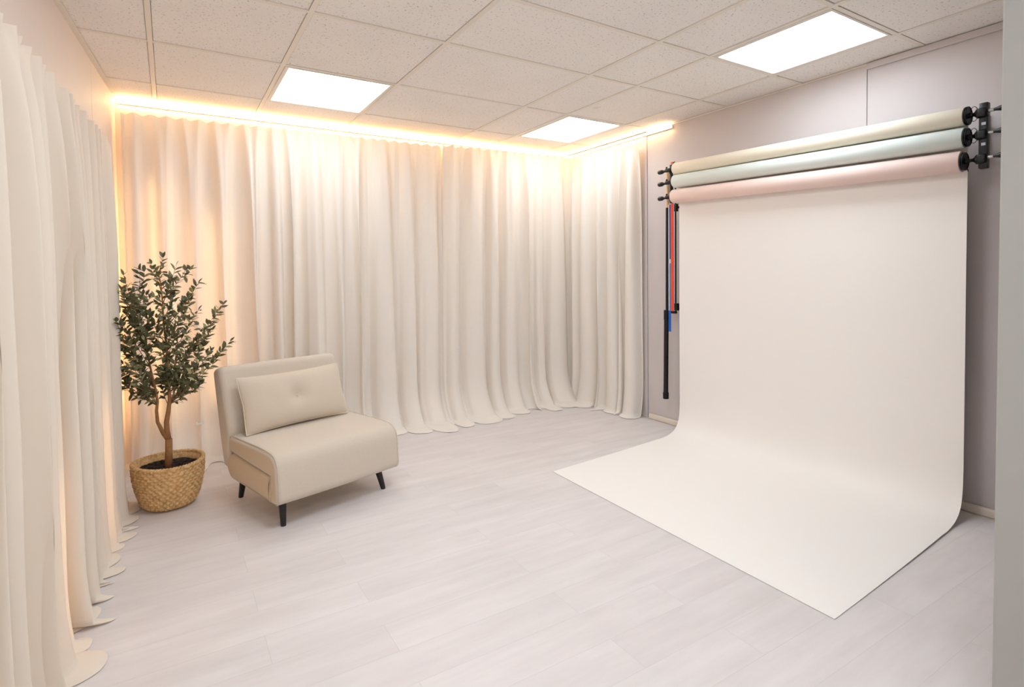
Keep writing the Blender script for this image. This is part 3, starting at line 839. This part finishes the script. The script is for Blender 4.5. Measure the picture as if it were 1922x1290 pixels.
# the sheet: down behind the lower rolls, sweeping onto the floor
prof = [(RX + 0.040, 1.87), (3.071, 1.80), (3.0725, 1.6), (3.0725, 1.2), (3.0735, 0.8), (3.0745, 0.42)]
P0, P1, P2, P3 = Vector((3.0745, 0.30)), Vector((3.080, 0.06)), Vector((3.045, 0.012)), Vector((2.84, 0.007))
for k in range(25):
    t = k / 24
    q = (1 - t) ** 3 * P0 + 3 * t * (1 - t) ** 2 * P1 + 3 * t * t * (1 - t) * P2 + t ** 3 * P3
    prof.append((q.x, q.y))
for k in range(1, 25): 
    t = k / 24
    prof.append((2.84 + (1.847 - 2.84) * t, 0.007 * (1 - t) ** 1.5 + 0.0022))
bm = bmesh.new(); rows = []; n = 44
for idx, (x, z) in enumerate(prof):
    f = max(0, min(1, (3.0725 - x) / (3.0725 - 1.847)))
    yl = 2.722 - 0.129 * f ** 0.8; yr = 1.060 - 0.087 * f ** 0.8
    row = []
    for k in range(n + 1):
        u = k / n; y = yr + (yl - yr) * u
        xx = x + (1 - f) * 0.0 + f * (-0.014 + 0.028 * u) * (1 if f > .2 else 0)
        wv = 0.0015 * noise.noise(Vector((x * 2, y * 3, z * 2)))
        zz = z + (wv + 0.001) * (1 if z > 0.004 else 0)
        if z < 0.02: zz = max(0.0012, z + (0.003 * max(0, noise.noise(Vector((x * 5, 1.5, 0)))) if k < 2 else 0))
        row.append(bm.verts.new((xx + (wv if z > .3 else 0), y, zz)))
    rows.append(row)
for a, b in zip(rows, rows[1:]):
    for k in range(n): bm.faces.new([a[k], a[k + 1], b[k + 1], b[k]])
bmesh.ops.recalc_face_normals(bm, faces=bm.faces[:])
sheet = obj('paper_sheet', bm, M['paper'], r1, angle=180)
sheet.location = -Vector(r1.location)
sm = sheet.modifiers.new('thickness', 'SOLIDIFY'); sm.thickness = 0.0009; sm.offset = 0
es = sheet.modifiers.new('crisp_edges', 'EDGE_SPLIT'); es.split_angle = math.radians(40)

# ---- wall brackets carrying the rolls
def crank(bm, e, s, L=0.085):
    """rod with a flared hand knob, along y"""
    e = Vector(e)
    lathe(bm, [(0, 0), (0.0085, 0), (0.0085, L * 0.30), (0.0115, L * 0.38), (0.0155, L * 0.50), (0.0165, L * 0.85), (0.013, L * 0.97), (0, L)], axisM(e, (0, s, 0)), n=18)
# right bracket
rb = empty('roll_bracket', (WX, 0.99, 1.59)); tag(rb, 'black triple roll bracket at the near right end of the paper rolls', 'bracket')
o_ = Vector((WX, 0.99, 1.59))
zc = [1.825, 1.731, 1.627]
bm = bmesh.new()
box(bm, RX - 0.006 - o_.x, RX + 0.024 - o_.x, 0.972 - o_.y, 1.004 - o_.y, 1.585 - o_.z, 1.868 - o_.z, bev=0.004)
obj('upright_bar', bm, M['black_metal'], rb, angle=40)
bm = bmesh.new()
box(bm, -0.010, -0.0005, 0.036, 0.066, 0.02, 0.26, bev=0.003)
obj('wall_plate', bm, M['black_metal'], rb, angle=40)
for z in (1.65, 1.80):
    bm = bmesh.new(); tube(bm, [(RX + 0.018 - o_.x, 0.0, z - o_.z), (-0.006, 0.051, z - o_.z)], 0.011, 4)
    obj('wall_arm', bm, M['black_metal'], rb, angle=40)
for k, z in enumerate(zc):
    hk = Vector((RX, 1.004, z)) - o_
    bm = bmesh.new()
    lathe(bm, [(0, 0), (0.020, 0), (0.021, 0.006), (0.014, 0.012), (0.008, 0.018), (0.0075, 0.030), (0, 0.030)], axisM(hk, (0, 1, 0)), n=24)
    box(bm, hk.x - 0.022, hk.x + 0.010, hk.y - 0.034, hk.y + 0.004, hk.z - 0.020, hk.z + 0.020, bev=0.009, seg=3)
    obj('roll_hub', bm, M['black'], rb, angle=45)
    bm = bmesh.new(); lathe(bm, [(0, 0), (0.0065, 0), (0.0065, 0.028), (0.010, 0.040), (0.0155, 0.062), (0.014, 0.080), (0, 0.084)], axisM(hk + Vector((-0.004, -0.030, 0.003)), (0, -1, 0.04)), n=20)
    obj('crank_handle', bm, M['black_metal'], rb, angle=45)
    bm = bmesh.new(); lathe(bm, [(0.0068, 0.002), (0.0072, 0.003), (0.0072, 0.022), (0.0068, 0.023)], axisM(hk + Vector((-0.004, -0.030, 0.003)), (0, -1, 0.04)), n=20)
    obj('handle_collar', bm, M['chrome'], rb, angle=45)
for k, z in enumerate((1.778, 1.690)):
    bm = bmesh.new(); box(bm, RX - 0.0075 - o_.x, RX - 0.0055 - o_.x, 0.978 - o_.y, 0.993 - o_.y, z - 0.007 - o_.z, z + 0.005 - o_.z)
    obj('sticker', bm, M['label'], rb, smooth=False)
# bead chains dangling at the hubs
for z in (zc[0], zc[1]):
    bm = bmesh.new(); c = Vector((RX - 0.012, 1.022, z)) - o_
    tube(bm, [c + Vector((0, 0.012 * math.cos(a) * 1.2 - 0.004, 0.032 * math.sin(a))) for a in [2 * PI * i / 24 for i in range(25)]], 0.0013, 6)
    obj('bead_chain', bm, M['black'], rb)
bm = bmesh.new(); c = Vector((RX - 0.02, 1.036, zc[2] - 0.036)) - o_
tube(bm, [c, c + Vector((0, -0.003, -0.014))], 0.002, 6); obj('chain_end', bm, M['black'], rb)

# left bracket
lb = empty('roll_bracket', (WX, 2.76, 1.62)); tag(lb, 'black triple roll bracket at the far left end of the paper rolls', 'bracket')
o_ = Vector((WX, 2.76, 1.62))
zc = [1.869, 1.782, 1.680]
bm = bmesh.new(); box(bm, RX - 0.004 - o_.x, RX + 0.016 - o_.x, 2.742 - o_.y, 2.760 - o_.y, 1.635 - o_.z, 1.905 - o_.z, bev=0.003)
obj('upright_bar', bm, M['black_metal'], lb, angle=40)
bm = bmesh.new(); box(bm, -0.010, -0.0005, -0.03, 0.022, 0.0, 0.26, bev=0.003); obj('wall_plate', bm, M['black_metal'], lb, angle=40)
for z in (1.70, 1.82):
    bm = bmesh.new(); box(bm, RX + 0.014 - o_.x, -0.008, -0.016, -0.002, z - 0.009 - o_.z, z + 0.009 - o_.z, bev=0.002)
    obj('wall_arm', bm, M['black_metal'], lb, angle=40)
for k, z in enumerate(zc):
    hk = Vector((RX, 2.742, z)) - o_
    bm = bmesh.new()
    box(bm, hk.x - 0.016, hk.x + 0.008, hk.y - 0.006, hk.y + 0.052, hk.z - 0.013, hk.z + 0.013, bev=0.006, seg=3)
    lathe(bm, [(0, 0), (0.014, 0), (0.016, 0.004), (0.009, 0.008), (0.006, 0.016), (0, 0.016)], axisM(hk, (0, -1, 0)), n=20)
    tube(bm, [hk + Vector((-0.008, 0.040, 0.0)), hk + Vector((-0.008, 0.040, 0.024))], 0.006, 8)
    obj('roll_hub', bm, M['black'], lb, angle=45)
    bm = bmesh.new(); crank(bm, hk + Vector((-0.002, 0.048, -0.002)), 1, 0.075)
    obj('crank_handle', bm, M['black_metal'], lb, angle=45)
bm = bmesh.new()
c = Vector((RX - 0.012, 2.735, zc[0] - 0.012)) - o_
tube(bm, [c + Vector((0, 0.016 * math.cos(a), 0.024 * math.sin(a))) for a in [2 * PI * i / 24 for i in range(25)]], 0.0035, 7)
obj('chain_ring', bm, M['black'], lb)
bm = bmesh.new(); box(bm, RX - 0.016 - o_.x, RX + 0.004 - o_.x, 2.722 - o_.y, 2.740 - o_.y, 1.905 - o_.z, 1.921 - o_.z, bev=0.003)
obj('upright_cap', bm, M['orange'], lb, angle=40)['label'] = 'salmon coloured cap'

# ---- poles and straps hanging at the left bracket
PXx = 3.105
pole = empty('telescopic_pole', (PXx, 2.868, 0.21)); tag(pole, 'black telescopic pole with a peach top hanging left of the paper rolls', 'pole')
def pseg(name, y0, z0, y1, z1, r, m, par=None, org=(PXx, 2.868, 0.21), bev=0.002, x=PXx):
    bm = bmesh.new(); a = Vector((x, y0, z0)) - Vector(org); b = Vector((x, y1, z1)) - Vector(org)
    L_ = (b - a).length
    lathe(bm, [(0, 0), (r - bev, 0), (r, bev), (r, L_ - bev), (r - bev, L_), (0, L_)], axisM(a, b - a), n=18)
    return obj(name, bm, m, par, angle=40)
pseg('end_cap', 2.881, 0.214, 2.881, 0.262, 0.0215, M['black'], pole)
pseg('lower_tube', 2.881, 0.262, 2.873, 0.872, 0.0175, M['black_metal'], pole)
pseg('collar', 2.873, 0.800, 2.872, 0.872, 0.0200, M['black'], pole)
pseg('upper_tube', 2.8645, 0.872, 2.8605, 1.620, 0.0125, M['black_metal'], pole)
o = pseg('wooden_top', 2.8605, 1.620, 2.856, 1.905, 0.0125, M['peach'], pole); o['label'] = 'peach wooden top section'
bm = bmesh.new(); box(bm, 0.010, WX - 0.001 - PXx, -0.012, -0.002, 1.46, 1.48, bev=0.002); obj('wall_hook', bm, M['black'], pole, angle=40)
# straps
def strap(name, label, parts, x, w):
    z0 = min(p[2] for p in parts); y0 = parts[0][1]
    t = empty(name, (x, y0, z0)); tag(t, label, 'strap')
    for pn, y, za, zb, m, ww in parts:
        bm = bmesh.new(); seg = 12
        t2 = bmesh.new(); box(t2, -0.0015, 0.0015, -ww / 2, ww / 2, za - z0, zb - z0, bev=0.0008, seg=1)
        merge(bm, t2, 0, Matrix.Translation((0, y - y0, 0)))
        obj(pn, bm, m, t, smooth=False)
    return t
strap('white_cord', 'thin white cord hanging between the black pole and the blue strap', [('cord', 2.8430, 0.870, 1.640, M['white_cord'], 0.008)], 3.100, 0.008)
strap('strap', 'blue strap hanging between the white cord and the red strap, longest of the straps',
      [('lower_band', 2.8400, 0.716, 0.868, M['royal'], 0.024), ('middle_band', 2.8350, 0.868, 1.215, M['steel_blue'], 0.017), ('tag', 2.8335, 1.215, 1.245, M['white_cord'], 0.013), ('upper_band', 2.8330, 1.245, 1.640, M['navy'], 0.017)], 3.104, 0.012)
strap('strap', 'red strap hanging beside the thin black rod left of the paper', [('band', 2.8120, 0.866, 1.645, M['red'], 0.027)], 3.100, 0.027)
rod = empty('thin_rod', (3.112, 2.791, 0.85)); tag(rod, 'thin black rod with two clamps between the red strap and the paper sheet', 'rod')
og = (3.112, 2.791, 0.85)
pseg('rod_tube', 2.791, 0.855, 2.791, 1.850, 0.0055, M['black'], rod, org=og, x=3.112)
for z0, z1, nm in ((1.585, 1.640, 'upper_clamp'), (0.873, 0.925, 'lower_clamp')):
    bm = bmesh.new(); box(bm, -0.012, 0.010, -0.026 if nm == 'lower_clamp' else -0.018, 0.006, z0 - og[2], z1 - og[2], bev=0.004)
    obj(nm, bm, M['black'], rod, angle=40)
bm = bmesh.new(); box(bm, -0.016, 0.006, -0.010, 0.034, 0.0, 0.018, bev=0.004); obj('strap_holder', bm, M['black'], rod, angle=40)
bm = bmesh.new(); box(bm, 0.004, WX - 0.001 - 3.112, -0.004, 0.004, 0.76, 0.775, bev=0.002); obj('wall_hook', bm, M['black'], rod, angle=40)

# ================================================================== CAMERA
def setup_camera():
    yaw, pit, rol = [math.radians(a) for a in (31.66733691, -1.84058765, -0.66886107)]
    cw, sw, cp, sp = math.cos(yaw), math.sin(yaw), math.cos(pit), math.sin(pit)
    F = Vector((sw * cp, cw * cp, sp)); r = Vector((cw, -sw, 0)); u = r.cross(F)
    c, s = math.cos(rol), math.sin(rol)
    r2 = c * r + s * u; u2 = -s * r + c * u
    cam = bpy.data.cameras.new('camera'); co = bpy.data.objects.new('camera', cam); COL.objects.link(co)
    co.matrix_world = Matrix(((r2.x, u2.x, -F.x, 0), (r2.y, u2.y, -F.y, 0), (r2.z, u2.z, -F.z, 1.1504), (0, 0, 0, 1)))
    cam.sensor_fit = 'HORIZONTAL'; cam.sensor_width = 36
    cam.lens = 1041.72 / 1922 * 36
    cam.shift_y = -(645 - 547.9) / 1922
    cam.clip_start = 0.01
    S.camera = co
setup_camera()

# ================================================================== WORLD / COLOUR
w = bpy.data.worlds.new('world'); S.world = w; w.use_nodes = True
w.node_tree.nodes['Background'].inputs['Color'].default_value = (0.9, 0.9, 1, 1)
w.node_tree.nodes['Background'].inputs['Strength'].default_value = 0.0
S.view_settings.view_transform = 'Standard'; S.view_settings.look = 'None'
S.view_settings.gamma = 1; S.view_settings.use_curve_mapping = False
S.view_settings.exposure = 0.34
S.cycles.max_bounces = 8; S.cycles.diffuse_bounces = 6; S.cycles.transmission_bounces = 6
S.cycles.use_denoising = True
S.cycles.use_light_tree = False
S.cycles.sample_clamp_indirect = 8
S.cycles.use_adaptive_sampling = True; S.cycles.adaptive_threshold = 0.05; S.cycles.adaptive_min_samples = 16
